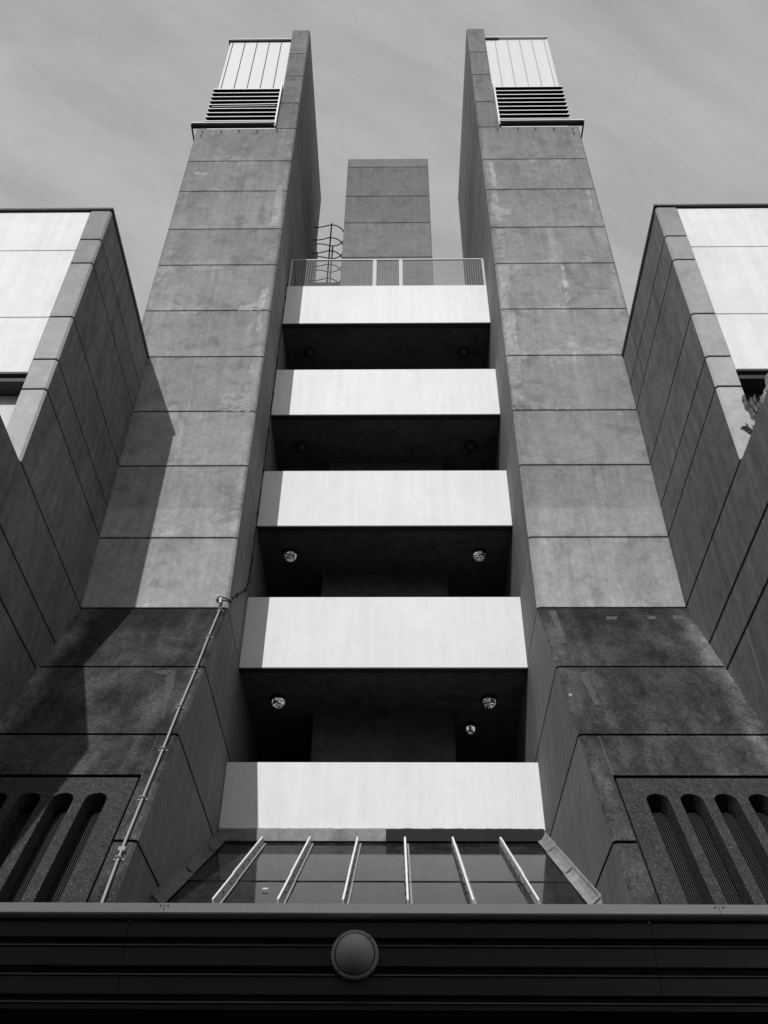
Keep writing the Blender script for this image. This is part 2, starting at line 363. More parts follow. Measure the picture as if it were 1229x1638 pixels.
def tower(s):
    side = 'left' if s < 0 else 'right'
    T = thing('concrete_tower', (s*4.05, 16.3, -H), 'tall concrete stair tower %s of the white balconies' % side +
              (', conduit on its foot' if s < 0 else ', fully sunlit'), 'tower', 'paired concrete towers')
    X = lambda v: s*v
    ch = 0.035; m = MB()
    for z0, z1 in zip(JP[:-1], JP[1:]):
        P = [(X(a+ch), D), (X(a), D+ch), (X(a), DK), (X(b), DK), (X(b), D+ch), (X(b-ch), D)]
        m.prism(*col(P, z0+GAP/2, z1-GAP/2), M_PIER, tn(0.09))
    m.box(X(a+.03), X(b-.03), D+.03, DK-.03, Z9-0.5, JP[-1]-.012, M_JOINT)
    for z0, z1 in zip(JS[:-1], JS[1:]):
        P = [(X(a+ch), D), (X(a), D+ch), (X(a), DK), (X(3.19), DK), (X(3.19), D+.02), (X(3.17), D)]
        m.prism(*col(P, z0+GAP/2, z1-(GAP/2 if z1 < 33 else 0)), M_PIER, tn(0.07)*0.85)
    m.box(X(a+.03), X(3.16), D+.03, DK-.03, JS[0]-.1, JS[-1]-.05, M_JOINT)
    for i, q in enumerate(PATCH[s]):
        patch_poly(m, [wallpt(*w) for w in q], M_PATCH, lambda x, z, e: (x, D+e, z), i+50*s, tone=random.uniform(0.36, 0.47))
    # inner face gets its own darker, streakier material
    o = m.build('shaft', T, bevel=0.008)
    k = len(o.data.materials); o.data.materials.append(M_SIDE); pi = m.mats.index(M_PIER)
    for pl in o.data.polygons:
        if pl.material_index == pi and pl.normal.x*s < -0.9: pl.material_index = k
    # battered plinth
    m = MB(); jp = [Z9, 7.885, 6.27, 5.46]; g2 = GAP/2+.004
    def bat(x0, x1, z0, z1, mt, yback=DK, t=None):
        c2 = ch if abs(x0-a) < .01 else 0.0
        def ring(z):
            y = yb(z); r = [(X(x0+c2), y, z)]
            if c2: r.append((X(x0), y+c2, z))
            return r+[(X(x0), yback, z), (X(x1), yback, z), (X(x1), y, z)]
        m.prism(ring(z0+g2), ring(z1-g2), mt, t or tn(0.08))
    bat(a, c-.003, jp[1], jp[0], M_PLTH, DK); bat(a, c-.003, jp[2], jp[1], M_PLTH, DK)
    bat(2.875, c-.003, jp[3], jp[2], M_PLTH, DK, 0.55)
    bat(a, 2.872, 4.39, jp[2], M_PLTH, DK, 0.55); bat(a, 2.872, 2.6, 4.39, M_PLTH); bat(a, 2.872, -H, 2.6, M_PLTH)
    # sealant cores behind the joints
    def core(x0, x1, z0, z1):
        r = lambda z: [(X(x0), yb(z)+.045, z), (X(x1), yb(z)+.045, z), (X(x1), DK-.1, z), (X(x0), DK-.1, z)]
        m.prism(r(z0), r(z1), M_JOINT)
    core(a+.03, c-.03, 5.52, Z9); core(a+.03, 2.84, -H+.05, 5.6)
    if s > 0:
        for i, q in enumerate([[(971,986),(988,986),(988,992),(971,991)], [(1035,985),(1049,986),(1051,991),(1037,991)], [(1076,985),(1092,985),(1097,992),(1078,991)],
                  [(877,977),(889,977),(908,1030),(900.5,1030)], [(926,1076),(940,1074),(959,1128),(952,1130)], [(909,1110),(915,1109),(916,1114),(911,1115)]]):
            patch_poly(m, [batpt(*w) for w in q], M_PATCD if i != 5 else M_PATCH, lambda x, z, e: (x, yb(z)+e*1.5-.002, z), i+7, 0.012, tone=0.5)
    else:
        for i, q in enumerate([[(240,1076),(262,1072),(277,1078),(262,1080)], [(268,1070),(282,1074),(278,1098),(262,1150),(258,1150)]]):
            patch_poly(m, [batpt(*w) for w in q], M_PATCD, lambda x, z, e: (x, yb(z)+e*1.5-.002, z), i+17, 0.012, tone=0.42)
    o = m.build('plinth', T, bevel=0.006)
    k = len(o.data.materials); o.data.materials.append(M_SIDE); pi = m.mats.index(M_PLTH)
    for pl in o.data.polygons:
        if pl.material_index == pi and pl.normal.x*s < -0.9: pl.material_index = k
    # slotted aggregate panel, cast as one leaf with round-headed slots
    m = MB(); ca = math.atan(SL); nv = Vector((0, -math.cos(ca), math.sin(ca)))*1.0; dn = Vector((0, -math.sin(ca), -math.cos(ca)))
    o0 = Vector((0, yb(5.44), 5.44)) - nv*0.012
    def W(x, q, dpt): w = o0 + dn*q - nv*dpt; return (X(x), w.y, w.z)
    T_ = 0.22; r = 0.133; QE = 4.6
    xs = [3.296+.396*i for i in range(5)]; q0 = 0.31+r          # slot centres; q of arc centre
    def face(pts): m.poly([W(x, q, 0) for x, q in pts], M_AGG, 0.5); m.poly([W(x, q, T_) for x, q in reversed(pts)], M_AGG, 0.4)
    lefts = [2.90]+[x+r for x in xs]; rights = [x-r for x in xs]+[c-.004]
    for l, rr in zip(lefts, rights): face([(l, 0), (rr, 0), (rr, QE), (l, QE)])
    for x in xs:
        arc = [(x-r*math.cos(math.pi*i/14), q0-r*math.sin(math.pi*i/14)) for i in range(15)]
        for i in range(14): face([(arc[i][0], 0), (arc[i+1][0], 0), arc[i+1], arc[i]])
        edge = [(x-r, QE)]+arc+[(x+r, QE)]
        for p0, p1 in zip(edge[:-1], edge[1:]): m.poly([W(*p0, 0), W(*p1, 0), W(*p1, T_), W(*p0, T_)], M_AGG, 0.45)
    m.poly([W(2.90, 0, 0), W(2.90, QE, 0), W(2.90, QE, T_), W(2.90, 0, T_)], M_AGG); m.poly([W(2.90, 0, 0), W(c-.004, 0, 0), W(c-.004, 0, T_), W(2.90, 0, T_)], M_AGG)
    sp = m.build('slotted_panel', T)
    hs = sub(sp, T['_base'])
    m = MB(); y = T_+.03
    for i in range(int(2.15/.024)):
        x = 2.93+i*.024; m.bar(W(x, .2, y), W(x, QE, y), .006, .006, nv, M_WIRED)
    for i in range(int(4.3/.036)):
        q = .25+i*.036; m.bar(W(2.93, q, y+.008), W(5.09, q, y+.008), .003, .003, nv, M_WIRED)
    m.build('vent_mesh', hs)
    m = MB(); m.box(X(2.89), X(5.10), 12.2, 12.3, -H, 5.40, M_BLACK); m.prism([(X(2.878), yb(z_)+.5, z_) for z_ in (0, 5.3)]+[(X(2.878), 12.2, 5.3), (X(2.878), 12.2, 0)], [(X(2.888), yb(z_)+.5, z_) for z_ in (0, 5.3)]+[(X(2.888), 12.2, 5.3), (X(2.888), 12.2, 0)], M_BLACK); m.build('slot_shade_backing', hs)  # black sheets added for the shade in the hollow behind the slots
    # clad plant box and louvre at the head
    m = MB(); m.box(X(3.20), X(5.20), D+.06, DK-.2, 26.72, 32.80, M_CLAD, .5)
    nrib = 5
    for i in range(nrib):
        x = 3.50+i*.40; m.box(X(x), X(x+.022), D+.045, D+.062, 29.36, 32.78, M_DARK if s < 0 else M_GUT, .9 if s < 0 else .28)
    if s > 0: m.box(X(5.196), X(5.225), D+.03, DK-.2, 29.36, 32.8, M_CLAD, .5)
    m.build('cladding_panel', T)
    m = MB(); m.box(X(3.20), X(5.26 if s < 0 else 3.62), D-.0, D+.2, 32.80, 32.87, M_DARK); m.box(X(3.20), X(5.25), D-.01, DK-.2, 32.872, 32.91, M_ALU)
    m.build('coping', T)
    m = MB(); m.box(X(3.24), X(5.27), D+.045, D+.058, 26.98, 29.34, M_BLACK)  # black sheet put in for the shade between the blades
    nz = 9
    for i in range(nz):
        z = 27.08+i*(29.27-27.08)/8.6; tilt = 0.0
        zl = z + (0.035 if (s < 0 and i == 4) else 0)
        x0, x1 = 3.25, 5.30
        # blade: sunlit nosing painted bright, shaded body painted black, sloping back and up
        P0 = lambda x, zz: [(X(x), D-.05, zz), (X(x), D-.05, zz+.036), (X(x), D-.02, zz+.040), (X(x), D-.02, zz+.010)]
        m.prism(P0(x0, zl), P0(x1, z), M_ALU if True else M_DARK, .5)
        m.prism([(X(x0), D-.045, zl-.006), (X(x0), D-.02, zl+.002), (X(x0), D+.045, zl+.05), (X(x0), D+.045, zl+.03)],
                [(X(x1), D-.045, z-.006), (X(x1), D-.02, z+.002), (X(x1), D+.045, z+.05), (X(x1), D+.045, z+.03)], M_BLACK, .5)
    if s < 0: m.bar((X(3.3), D-.046, 28.02), (X(5.2), D-.046, 27.98), .012, .018, (0, 0, 1), M_ALU)
    m.build('louvre', T)
    m = MB(); m.box(X(3.22), X(5.63), D-.13, D+.04, 26.80, 26.815, M_ALU); m.box(X(3.22), X(5.63), D-.145, D-.125, 26.79, 26.83, M_ALU)
    m.box(X(3.22), X(5.625), D-.12, D+.02, 26.76, 26.797, M_DARK); m.box(X(5.60), X(5.63), D-.13, D+.5, 26.70, 26.79, M_DARK); m.build('sill', T)
    m = MB(); m.box(X(3.20), X(3.245), D-.10, D-.05, 26.70, 29.40, M_ALU); m.box(X(3.20), X(3.235), D-.05, D+.01, 26.75, 29.40, M_DARK); m.build('corner_post', T)
    for i, (hx, hz) in enumerate([(5.28, 26.48), (5.29, 26.26), (4.746, 26.51), (4.23, 26.53), (3.72, 26.53), (3.15, 26.52)]):
        m = MB(); m.tube([(X(hx), D+.02, hz+.03), (X(hx), D-.035, hz+.03), (X(hx+.005), D-.05, hz-.02), (X(hx-.02), D-.05, hz-.045)], .013, M_DARK, 6); m.build('hook', T)
    return T
TL = tower(-1); TR = tower(1)

# ------------------------------------------------------------------ rear lift tower
T = thing('core_tower', (0, 17.5, -H), 'plain concrete tower rising behind the railing between the two tall towers', 'tower')
m = MB(); js = [20.9, 23.2, 25.03, 26.934, 28.516, 30.387, 30.94]
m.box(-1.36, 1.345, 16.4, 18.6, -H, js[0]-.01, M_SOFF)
for i, (z0, z1) in enumerate(zip(js[:-1], js[1:])): m.box(-1.375, 1.335, 16.4, 18.6, z0+.011, z1-(.011 if z1 < 30.5 else 0), M_CORE, tn(.1) if i else .5)
m.box(-1.34, 1.30, 16.43, 18.57, 20.8, 30.8, M_JOINT); m.build('shaft', T, bevel=.008)

# ------------------------------------------------------------------ stair recess wall and balconies
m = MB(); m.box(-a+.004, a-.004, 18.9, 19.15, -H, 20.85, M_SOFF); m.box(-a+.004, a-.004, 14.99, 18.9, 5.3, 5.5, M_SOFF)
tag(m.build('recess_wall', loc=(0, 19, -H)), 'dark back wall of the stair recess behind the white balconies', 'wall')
ORD = ['topmost white balcony, carrying the mesh railing', 'second white balcony from the top, its two ceiling lamps unlit', 'middle white balcony of the five, with glinting lamps under it',
       'fourth white balcony from the top, three lamps glinting below it', 'lowest white balcony, sitting on the lean-to roof flashing']
for i, (z0, z1) in enumerate(BAL):
    T = thing('balcony', (0, 16.5, z0), ORD[i], 'balcony', 'white balconies stacked between the towers')
    m = MB(); m.box(-a+.004, a-.004, DB, DB+.16, z0, z1, M_WHITE, tn(.01)); m.box(-a+.01, a-.01, DB+.012, DB+.16, z0-.02, z0-.001, M_DARK)
    m.build('parapet', T, bevel=.006)
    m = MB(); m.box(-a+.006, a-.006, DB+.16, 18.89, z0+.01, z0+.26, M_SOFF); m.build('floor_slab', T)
# ceiling lamps
def ceiling_light(x, y, z, r, lit, label):
    T = thing('ceiling_light', (x, y, z), label, 'ceiling light', 'round lamps under the balconies')
    m = MB(); m.lathe((x, y, z+.01), (0, 0, -1), [(0, 0), (r, 0), (r, .07), (r*.92, .085), (r*.8, .075), (r*.8, .04)], M_DARK, 26); m.build('housing', T, smooth=False)
    m = MB(); m.lathe((x, y, z), (0, 0, -1), [(r*.79, .06), (r*.78, .11), (r*.66, .155), (r*.4, .185), (0, .195)], M_GLOW if lit else M_DGLS, 26); m.build('glass_bowl', T, smooth=True)
fl = ['topmost', 'second', 'third', 'fourth']
for i in range(4):
    z0 = BAL[i][0]+.01; y = [15.74, 15.81, 15.72, 15.91][i]
    for s in (-1, 1):
        ceiling_light(s*1.985, y, z0, .155, i > 1, '%s round lamp under the %s balcony soffit, at its %s end' % ('dark unlit' if i < 2 else 'glinting glass', fl[i], 'left' if s < 0 else 'right'))
ceiling_light(1.69, 16.9, BAL[3][0]+.01, .11, True, 'smallest glinting lamp, deep behind the right lamp under the fourth balcony')

# ------------------------------------------------------------------ mesh railing on the top balcony
T = thing('railing', (0, DB+.03, 21.33), 'pale metal railing with wire mesh infill on the topmost balcony', 'railing')
y = DB+.05; zt = 22.61; zb = 21.33
m = MB(); m.box(-2.58, 2.60, y-.02, y+.02, zt-.04, zt, M_RAIL); m.box(-2.55, 2.57, y-.012, y+.012, zb+.03, zb+.05, M_RAIL)
for s in (-1, 1): m.box(s*2.56, s*2.58, y+.02, y+2.6, zt-.04, zt-.002, M_RAIL)
m.build('top_rail', T)
for x, w in ((-2.57, .05), (-.325, .095), (.375, .095), (2.585, .05)):
    m = MB(); m.box(x-w/2, x+w/2, y-.018, y+.018, zb, zt-.042, M_RAIL); m.build('post', T)
m = MB()
for i in range(84):
    x = -2.52+i*5.06/83; m.box(x-.0035, x+.0035, y-.004, y+.004, zb+.05, zt-.04, M_WIRE)
for i in range(22):
    z = zb+.09+i*.053; m.box(-2.53, 2.55, y+.005, y+.012, z-.004, z+.004, M_WIRE)
for s in (-1,):
    for i in range(26):
        yy = y+.1+i*.09; m.box(s*2.57-.005, s*2.57+.005, yy, yy+.01, zb+.05, zt-.04, M_WIRE)
m.build('wire_mesh', T)
m = MB(); m.bar((-2.5, y+.05, zt-.06), (-2.5, y+1.0, zb), .03, .03, (0, 0, 1), M_IRON); m.build('brace', T)

# ------------------------------------------------------------------ caged ladder behind the railing
T = thing('caged_ladder', (-2.3, 18.7, 20.9), 'dark iron ladder with hooped safety cage between left tower and middle tower', 'ladder')
yc = 18.72; ry = .42; xc = -2.0; rx = .44; zt0 = 29.93
for yy in (18.52, 18.92):
    m = MB(); m.box(-2.50, -2.47, yy-.03, yy+.03, 20.9, 29.1, M_PIPE); m.build('stringer', T)
for k in range(30):
    m = MB(); z = 21.1+k*.27; m.tube([(-2.485, 18.53, z), (-2.485, 18.91, z)], .012, M_IRON, 6); m.build('rung', T)
for k in range(10):
    z = zt0-.8*k; pts = [(-2.61, yc-.33, z), (-2.42, yc-.33, z)]
    for i in range(1, 24):
        A = math.radians(232-i*464/24+0) if False else math.radians(-128+i*256/24)
        pts.append((xc+rx*math.cos(A)*1.0, yc+ry*math.sin(A), z))
    pts += [(-2.42, yc+.33, z), (-2.61, yc+.33, z)]
    m = MB(); m.tube(pts, .021, M_IRON, 6); m.build('hoop', T)
for A, z1 in ((-90, zt0+.1), (90, zt0), ):
    m = MB(); x = xc+rx*math.cos(math.radians(A)); yy = yc+ry*math.sin(math.radians(A)); m.box(x-.025, x+.025, yy-.008, yy+.008, 21.2, z1, M_IRON); m.build('cage_bar', T)
m = MB(); m.box(-2.6, -1.38, 17.6, 17.66, 25.35, 25.48, M_IRON)
tag(m.build('guard_beam', loc=(-2, 17.6, 25.4)), 'dark horizontal beam seen through the mesh behind the ladder cage', 'beam')

# ------------------------------------------------------------------ building wings
def wing(s):
    X = lambda v: s*v
    side = 'left' if s < 0 else 'right'
    T = thing('building_wing', (s*8, 10, -H), ('%s side wing with white cladding, deep shaded concrete flank' if s < 0 else '%s side wing with white cladding, sunlit concrete flank and dark window') % side, 'building', 'projecting wings with white panels')
    ch = .035; g1 = .017; XO = 11.5
    m = MB(); lv = [Z9, 11.259, 11.976, 13.081, 14.643, 15.394, 16.37]
    for z0, z1 in zip(lv[:-1], lv[1:]):
        P = [(X(c+ch), DW), (X(c), DW+ch), (X(c), D-.004), (X(c+.39), D-.004), (X(c+.39), DW)]
        m.prism(*col(P, z0+g1, z1-(g1 if z1 < 16.3 else 0)), M_WING, tn(.08))
    m.box(X(c+.03), X(c+.37), DW+.03, D-.02, Z9-.4, 16.3, M_JOINT)
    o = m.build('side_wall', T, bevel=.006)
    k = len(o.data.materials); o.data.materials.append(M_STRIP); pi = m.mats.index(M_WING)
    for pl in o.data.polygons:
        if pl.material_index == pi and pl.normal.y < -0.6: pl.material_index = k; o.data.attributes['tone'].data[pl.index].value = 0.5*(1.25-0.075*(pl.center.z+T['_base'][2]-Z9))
    # lower block coming forward, its flank flush with the wing
    m = MB(); Y0 = 5.78
    def blk(y0, y1, z0, z1, gy0=.0, gy1=.0, t=None): m.box(X(c), X(c+.4), y0+gy0, y1-gy1, z0+(g1 if s < 0 or z0 < 0 else .027), z1-(g1 if s < 0 else .024), M_WING, t or tn(.09))
    blk(Y0, 9.645, 8.55, Z9, 0, .004); blk(9.645, D-.004, 8.55, Z9, .004, 0)
    blk(Y0, 9.645, 7.815, 8.55, 0, .004); blk(9.645, D-.004, 7.815, 8.55, .004, 0)
    blk(Y0, 11.1, -H-.02, 7.815, 0, .004); blk(11.1, D-.004, -H-.02, 7.815, .004, 0)
    m.box(X(c+.03), X(c+.37), Y0+.03, D-.02, -H, Z9-.03, M_JOINT)
    m.box(X(c+.41), X(XO), Y0, DW+.3, -H, Z9-.02, M_WING); m.build('lower_block', T, bevel=.006)
    m = MB(); m.box(X(c+.39), X(XO), DW+.45, D-.02, Z9-.02, 16.3, M_WING, .5)
    jz = [11.66, 13.095, 15.07, 16.36]
    for z0, z1 in zip(jz[:-1], jz[1:]): m.box(X(c+.405), X(XO), DW+.02, DW+.44, z0+.01, z1-.01, M_WPAN, tn(.02))
    m.box(X(c+.41), X(XO-.05), DW+.06, DW+.42, 11.7, 16.3, M_JOINT); m.build('white_panel', T, bevel=.006)
    m = MB()
    m.box(X(c-.02), X(XO), DW-.03, D-.01, 16.372, 16.396, M_DARK); m.box(X(c-.022), X(XO), DW-.033, D-.01, 16.398, 16.425, M_LEAD)
    m.box(X(c-.022), X(c-.004), DW+.1, D-.01, 16.32, 16.371, M_DARK); m.build('coping', T)
    # window band under the white panels
    m = MB(); m.box(X(c+.40), X(XO), DW-.02, DW+.3, 11.60, 11.645, M_DARK, .9); m.box(X(c+.40), X(XO), DW+.04, DW+.3, 11.52, 11.59, M_DARK, .6); m.box(X(c+.40), X(XO), DW+.02, DW+.3, 11.46, 11.51, M_DARK)
    wo = m.build('window_head', T)
    m = MB(); m.box(X(c+.40), X(XO), DW+.32, DW+.36, Z9-.02, 11.46, M_WPAN if s < 0 else M_GREY, .42 if s < 0 else .5); m.build('window', T)
    return T
wing(-1); wing(1)

# torn sheet caught at the corner of the right wing
m = MB(); rnd = random.Random(5)
def sheet(path, y0, seed):
    """ribbon of crumpled film: path of (x_left, x_right, z), ragged at both sides"""
    r2 = random.Random(seed); rows = []
    P = []
    for (a0, b0, z0), (a1, b1, z1) in zip(path[:-1], path[1:]):
        n = max(2, int(abs(z1-z0)/.04))
        for k in range(n):
            t = k/n; P.append((a0+(a1-a0)*t+r2.uniform(-.016, .016), b0+(b1-b0)*t, z0+(z1-z0)*t))
    for (xa, xb, z) in P:
        rows.append([(xa+(xb-xa)*u, y0+.05*math.sin(9*u+z*7+seed)+r2.uniform(-.014, .014), z+.02*math.sin(12*u+seed)) for u in [q/7 for q in range(8)]])
    for A, B in zip(rows[:-1], rows[1:]):
        for k in range(7): m.poly([A[k], A[k+1], B[k+1], B[k]], M_FILM, .5)
sheet([(5.84, 5.92, 11.26), (5.74, 5.95, 11.12), (5.70, 5.98, 10.9), (5.55, 5.95, 10.66), (5.47, 5.9, 10.42), (5.42, 5.8, 10.2), (5.30, 5.7, 10.0), (5.24, 5.6, 9.85), (5.20, 5.6, 9.70)], 9.40, 1)
sheet([(5.43, 5.45, 10.66), (5.42, 5.50, 10.45), (5.42, 5.55, 10.3)], 9.38, 2)
sheet([(5.37, 5.39, 10.60), (5.36, 5.44, 10.4), (5.36, 5.5, 10.2)], 9.37, 3)
sheet([(5.27, 5.29, 10.64), (5.29, 5.33, 10.42), (5.31, 5.45, 10.15)], 9.36, 4)
sheet([(5.10, 5.13, 10.01), (5.16, 5.24, 9.94), (5.18, 5.4, 9.86)], 9.36, 5)
tag(m.build('torn_sheet', loc=(5.5, 9.4, Z9)), 'torn pale plastic sheet snagged beside the edge of the right wing', 'plastic sheet')

# ------------------------------------------------------------------ lean-to roof with ribs under the lowest balcony
RS = .64; zr0 = 6.29; yr0 = 14.80
def zr(y): return zr0-(yr0-y)*RS
rn = Vector((0, -RS, 1)).normalized()
T = thing('lean_to_roof', (0, 13, 4), 'dirty glazed lean-to roof with six upstanding metal bars under the lowest balcony', 'roof')
m = MB(); ylap = 12.47; yend = 11.2
for (y0, y1, dz) in ((ylap, yr0+.03, 0.0), (yend, ylap+.08, -.014)):
    xs = [-2.612, -1.86, -1.115, -.37, .37, 1.115, 1.86, 2.612]
    for x0, x1 in zip(xs[:-1], xs[1:]):
        lo = [(x0, y0, zr(y0)+dz-.01), (x1, y0, zr(y0)+dz-.01), (x1, y1, zr(y1)+dz-.01), (x0, y1, zr(y1)+dz-.01)]
        m.prism(lo, [(x, yy, z+.01) for x, yy, z in lo], M_GLASS, tn(.12))
m.box(-2.612, 2.612, 11.25, 11.4, .6, zr(11.25)-.05, M_WING); m.build('glazing', T)
for x in (-1.86, -1.115, -.37, .37, 1.115, 1.86):
    m = MB(); yt = yr0-.12; ym = 12.42
    for y0, y1, o_ in ((yend, ym, .0), (ym-.05, yt, .012)):
        m.bar((x, y0, zr(y0)+o_*.4), (x, y1, zr(y1)+o_*.4), .022+o_, .095+o_*.6, rn, M_GUT, .42)
        m.bar(Vector((x, y0, zr(y0)))+rn*(.097+o_), Vector((x, y1, zr(y1)))+rn*(.097+o_), .024, .012, rn, M_ALU, .55)
        m.bar((x+.03, y0, zr(y0)+.002+o_), (x+.03, y1, zr(y1)+.002+o_), .06, .006, rn, M_PIPE, .42)
    for k in range(7):
        yy = 11.7+k*.42; q = Vector((x, yy, zr(yy)))+rn*.05; m.lathe(q-Vector((.03, 0, 0)), (1, 0, 0), [(0, 0), (.011, 0), (.011, .06), (0, .06)], M_DARK, 8)
    m.build('glazing_bar', T)
def fl_strip(x0, x1, mt, tone, seed):
    m = MB(); r2 = random.Random(seed); n = max(2, int((x1-x0)/.05)); top = []
    for i in range(n+1): top.append((x0+(x1-x0)*i/n, 6.545+r2.uniform(-.004, .006)))
    for (xa, za), (xb, zb_) in zip(top[:-1], top[1:]):
        m.prism([(xa, 14.835, za), (xb, 14.835, zb_), (xb, 14.775, 6.50), (xa, 14.775, 6.50)], [(xa, 14.842, za-.02), (xb, 14.842, zb_-.02), (xb, 14.80, 6.46), (xa, 14.80, 6.46)], mt, tone)
        m.prism([(xa, 14.775, 6.50), (xb, 14.775, 6.50), (xb, 14.755, 6.305), (xa, 14.755, 6.305)], [(xa, 14.80, 6.50), (xb, 14.80, 6.50), (xb, 14.79, 6.29), (xa, 14.79, 6.29)], mt, tone)
    return m
o = fl_strip(-2.6, .07, M_LEAD, .62, 3).build('flashing', T); o['label'] = 'weathered pale grey flashing strip'
o = fl_strip(.075, 2.58, M_LEADD, .5, 4).build('flashing', T); o['label'] = 'dark painted flashing strip'
for s in (-1, 1):
    m = MB(); segs = [(14.86, 14.0), (14.08, 12.75), (12.83, 11.3)]
    for i, (y0, y1) in enumerate(segs):
        lift = .012*(2-i)
        for yA, yB in ((y0, y1),):
            def prof(yy): 
                bse = zr(yy)+lift
                return [(s*2.612, yy, bse+.15), (s*2.588, yy, bse+.15), (s*(2.58-lift), yy, bse+.10), (s*(2.54-lift), yy, bse+.045), (s*(2.46), yy, bse+.02), (s*2.46, yy, bse+.005), (s*2.612, yy, bse+.005)]
            m.prism(prof(yA), prof(yB), M_LEAD, (.62 if s > 0 else .36)+.05*i)  # shade on the left flashing is put into its darker tone
            m.bar(Vector((s*2.47, yB, zr(yB)+lift)), Vector((s*2.60, yB, zr(yB)+lift+.11)), .02, .010, rn, M_DARK)
    m.build('side_flashing', T, bevel=.006)
m = MB(); m.box(-2.612, 2.612, 14.845, 15.0, 5.3, 6.512, M_WING); tag(m.build('upstand_wall', loc=(0, 14.9, 5.3)), 'short concrete upstand under the lowest white balcony behind the flashing', 'wall')
m = MB(); m.bar((-1.42, 11.99, zr(11.99)+.013), (-1.35, 11.99, zr(11.99)+.013), .04, .012, rn, M_WHITE); tag(m.build('debris_chip', loc=(-1.39, 11.99, 4.3)), 'tiny white chip lying on the lean-to roof between the two left ribs', 'debris')

# ------------------------------------------------------------------ canopy in the foreground
T = thing('canopy', (0, 8.8, 1.7), 'dark ribbed metal canopy with pale gutter edge across the foreground', 'canopy')
CX0, CX1 = -5.09, 5.10; Yf = 6.5
prof = [(6.56, 2.262), (6.54, 2.258), (6.507, 2.232), (6.500, 2.224), (6.500, 2.134), (6.506, 2.128), (6.545, 2.126), (6.548, 2.116), (6.520, 2.096), (6.502, 2.085), (6.492, 2.082), (6.489, 2.076), (6.500, 2.070), (6.500, 1.958), (6.506, 1.952), (6.545, 1.950), (6.548, 1.938), (6.520, 1.918), (6.502, 1.907), (6.492, 1.904), (6.489, 1.898), (6.500, 1.892),
        (6.500, 1.789), (6.506, 1.783), (6.545, 1.781), (6.548, 1.770), (6.520, 1.756), (6.502, 1.745), (6.492, 1.742), (6.489, 1.736), (6.500, 1.730), (6.502, 1.700), (6.56, 1.700)]
m = MB()
for i, ((y0, z0), (y1, z1)) in enumerate(zip(prof[:-1], prof[1:])):
    for x0, x1 in ((CX0, -1.512), (-1.508, 1.9), (1.904, CX1)):
        m.poly([(x0, y0, z0), (x1, y0, z0), (x1, y1, z1), (x0, y1, z1)], M_CORR, .5)
m.box(CX0, CX1, 6.60, 6.62, 1.70, 2.26, M_BLACK)
rr = random.Random(2)
for z in (2.114, 1.940, 1.772):
    for x in [-4.4, -3.2, -1.56, -.42, .66, 1.85, 3.1, 4.2]:
        m.lathe((x+rr.uniform(-.05, .05), 6.535, z+.004), (0, -1, -.1), [(0.0001, .022), (.011, .020), (.011, 0)], M_BLACK, 10)
m.build('cladding', T)
m = MB(); xs = [CX0, -1.285, 2.36, CX1]
for x0, x1 in zip(xs[:-1], xs[1:]):
    A = [(6.505, 2.342), (6.462, 2.336), (6.445, 2.270), (6.455, 2.262), (6.56, 2.262), (6.56, 2.342)]
    m.prism([(x0+.002, y, z) for y, z in A], [(x1-.002, y, z) for y, z in A], M_GUT, tn(.04))
m.box(CX0, CX1, 6.47, 6.55, 2.272, 2.33, M_BLACK)
for x in (-1.285, 2.36):
    for dx, dz in ((-.025, .012), (.025, .012), (-.025, -.02), (.025, -.02), (0, -.03)):
        m.lathe((x+dx, 6.458, 2.303+dz), (0, -1, .2), [(0.0001, .006), (.006, .004), (.006, -.01)], M_DARK, 8)
rnd = random.Random(9); q = [(-1.285+rnd.uniform(-.014, .014)+ (.016 if i % 2 else -.016), 2.272+.066*(i//2)/5) for i in range(12)]
m.build('gutter_edge', T)
m = MB(); m.box(CX0, CX1, 6.56, 11.2, 1.695, 1.72, M_SOFF, .2); m.build('soffit', T)
m = MB(); m.box(CX0, CX1, 6.63, 8.6, 2.24, 2.26, M_ROOF); m.box(-2.6, 2.6, 8.6, 11.2, 2.24, 2.26, M_ROOF); m.build('deck', T)
# bulkhead light on the canopy
T = thing('bulkhead_light', (-.018, 6.5, 2.022), 'round grey domed bulkhead light fixed to the ribbed canopy front', 'wall light')
bx, bz = -.020, 2.020
m = MB(); m.lathe((bx, 6.505, bz), (0, -1, 0), [(0, 0), (.150, 0), (.152, .030), (.146, .040), (.132, .042), (.127, .030)], M_LAMP, 56, .42); 
for A in (45, 135, 225, 315):
    x = bx+.141*math.cos(math.radians(A)); z = bz+.141*math.sin(math.radians(A)); m.lathe((x, 6.467, z), (0, -1, 0), [(0.0001, .004), (.006, .003), (.006, -.004)], M_BLACK, 8)
m.build('mounting_ring', T)
m = MB(); pr = [(.124*math.cos(math.radians(t)), .030+.122*math.sin(math.radians(t))) for t in range(0, 91, 6)]
m.lathe((bx, 6.505, bz), (0, -1, 0), pr, M_LAMP, 56); m.build('dome', T, smooth=True)

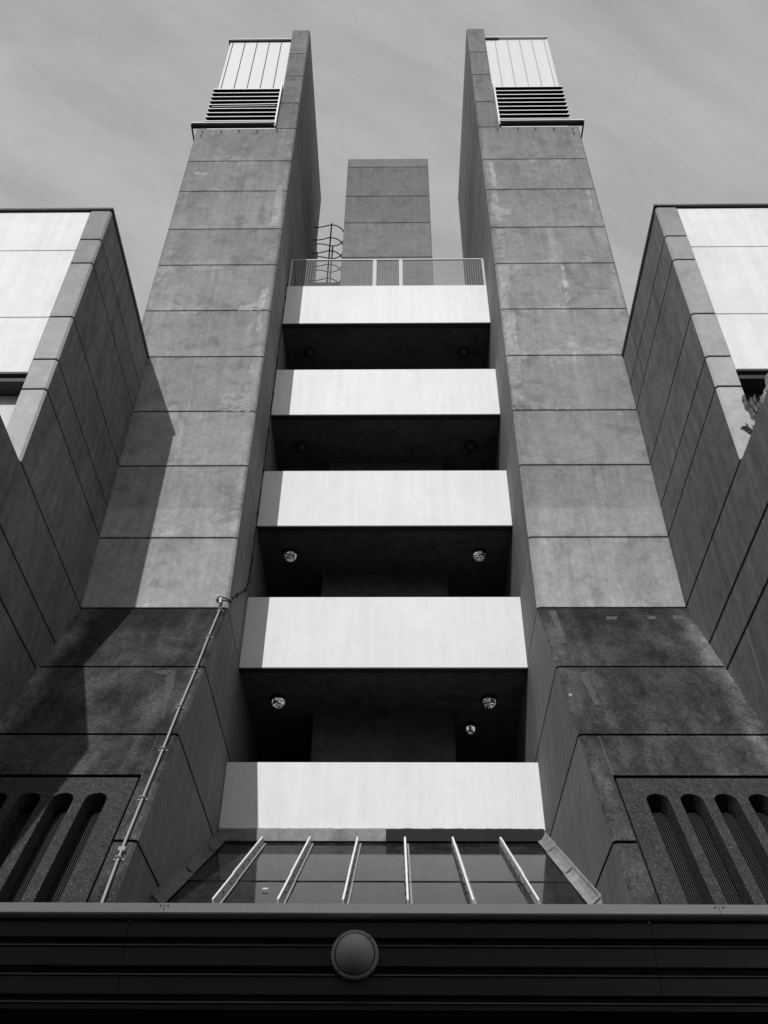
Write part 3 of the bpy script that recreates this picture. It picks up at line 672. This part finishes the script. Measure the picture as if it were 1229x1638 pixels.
# ------------------------------------------------------------------ conduit and cable on the left tower
T = thing('conduit', (-2.72, 11.4, 6.6), 'thin pale conduit clipped down the sloping foot of the left tower', 'pipe')
m = MB(); px = [(352, 978), (334, 1021), (313, 1075), (288, 1134), (261, 1202), (228.5, 1281), (196.7, 1360), (190, 1377), (165, 1445)]
pts = [(batpt(*q)[0], batpt(*q)[1]) for q in px]
bn = Vector((0, -1, SL)).normalized()
line = [Vector((x, yb(z), z))+bn*.035 for x, z in pts]; e = line[-1]+(line[-1]-line[-2])*1.2
m.tube(line+[e], .0155, M_PIPE, 10); m.build('pipe', T, smooth=True)
for k in (0, 1, 2, 3, 4, 5, 7):
    q = line[k]-bn*.03; m = MB(); m.bar(q-Vector((.055, 0, 0)), q+Vector((.055, 0, 0)), .028, .012, bn, M_PIPE, .45)
    m.tube([q+Vector((-.028, 0, 0)), q+Vector((-.026, 0, 0))+bn*.05, q+bn*.062, q+Vector((.026, 0, 0))+bn*.05, q+Vector((.028, 0, 0))], .010, M_PIPE, 6); m.build('clip', T)
q = line[6]; m = MB(); m.bar(q-bn*.03-Vector((0, .0, .0)), q-bn*.03+Vector((0, -.03, -.06)), .08, .05, bn, M_PIPE, .42); m.build('junction_box', T, bevel=.006)
m = MB(); x, z = -2.745, 9.86
m.box(x-.02, x+.02, D-.06, D-.002, z-.09, z+.02, M_PIPE, .6); m.tube([(x-.06, D-.04, z+.0), (x-.01, D-.05, z+.03), (x+.09, D-.04, z+.01), (x+.14, D+.05, z+.02)], .014, M_DARK, 8)
m.tube([line[0], (x, D-.05, z-.1)], .014, M_DARK, 8)
for dx, dz in ((-.07, .04), (-.02, .05), (-.065, -.0)): m.box(x+dx-.016, x+dx+.016, D-.075, D-.01, z+dz-.01, z+dz+.006, M_PIPE, .7)
m.build('gland', T)
T = thing('cable', (-2.6, 14, 10), 'thin black cable running up the left tower reveal beside the balconies', 'cable')
m = MB(); xa = -a+.016; pth = [(xa, 13.27, 9.90), (xa, 13.5, 10.12), (xa, 13.78, 10.40), (xa, 14.1, 10.70), (xa, 14.45, 11.02), (xa, 14.66, 11.35), (xa, 14.74, 12.0)]
z = 12.6
while z < 21.3: pth.append((xa, 14.74+random.uniform(-.012, .012), z)); z += .62
m.tube(pth, .013, M_CABLE, 7); m.build('wire', T, smooth=True)
for k in range(len(pth)):
    if k % 2 == 0:
        m = MB(); q = pth[k]; m.box(q[0]-.015, q[0]+.018, q[1]-.028, q[1]+.028, q[2]-.028, q[2]+.028, M_CABLE); m.build('cable_clip', T)

# ------------------------------------------------------------------ unseen block behind the viewer, placed and sized to shade the canopy
T = thing('canopy_shading_block', (-4, -18, -H), 'unseen concrete block behind the viewer, placed to shade the canopy', 'building')
m = MB(); m.box(-26, 12, -24, -14, -H, 17.0, M_WING); m.build('wall', T)
m = MB(); m.box(-26.2, 12.2, -24.2, -13.8, 17.0, 17.15, M_LEAD); m.build('coping', T)
for r_ in range(5):
    for k in range(9):
        x = -24+k*4; z = .2+r_*3.4; m = MB(); m.box(x, x+2.4, -13.99, -13.95, z, z+1.7, M_PANE); w = m.build('window', T)
        m = MB(); hx = sub(w, T['_base']); m.box(x-.08, x+2.48, -14, -13.90, z-.1, z-.02, M_ALU); m.box(x+1.17, x+1.23, -13.95, -13.91, z, z+1.7, M_ALU); m.build('frame', hx)
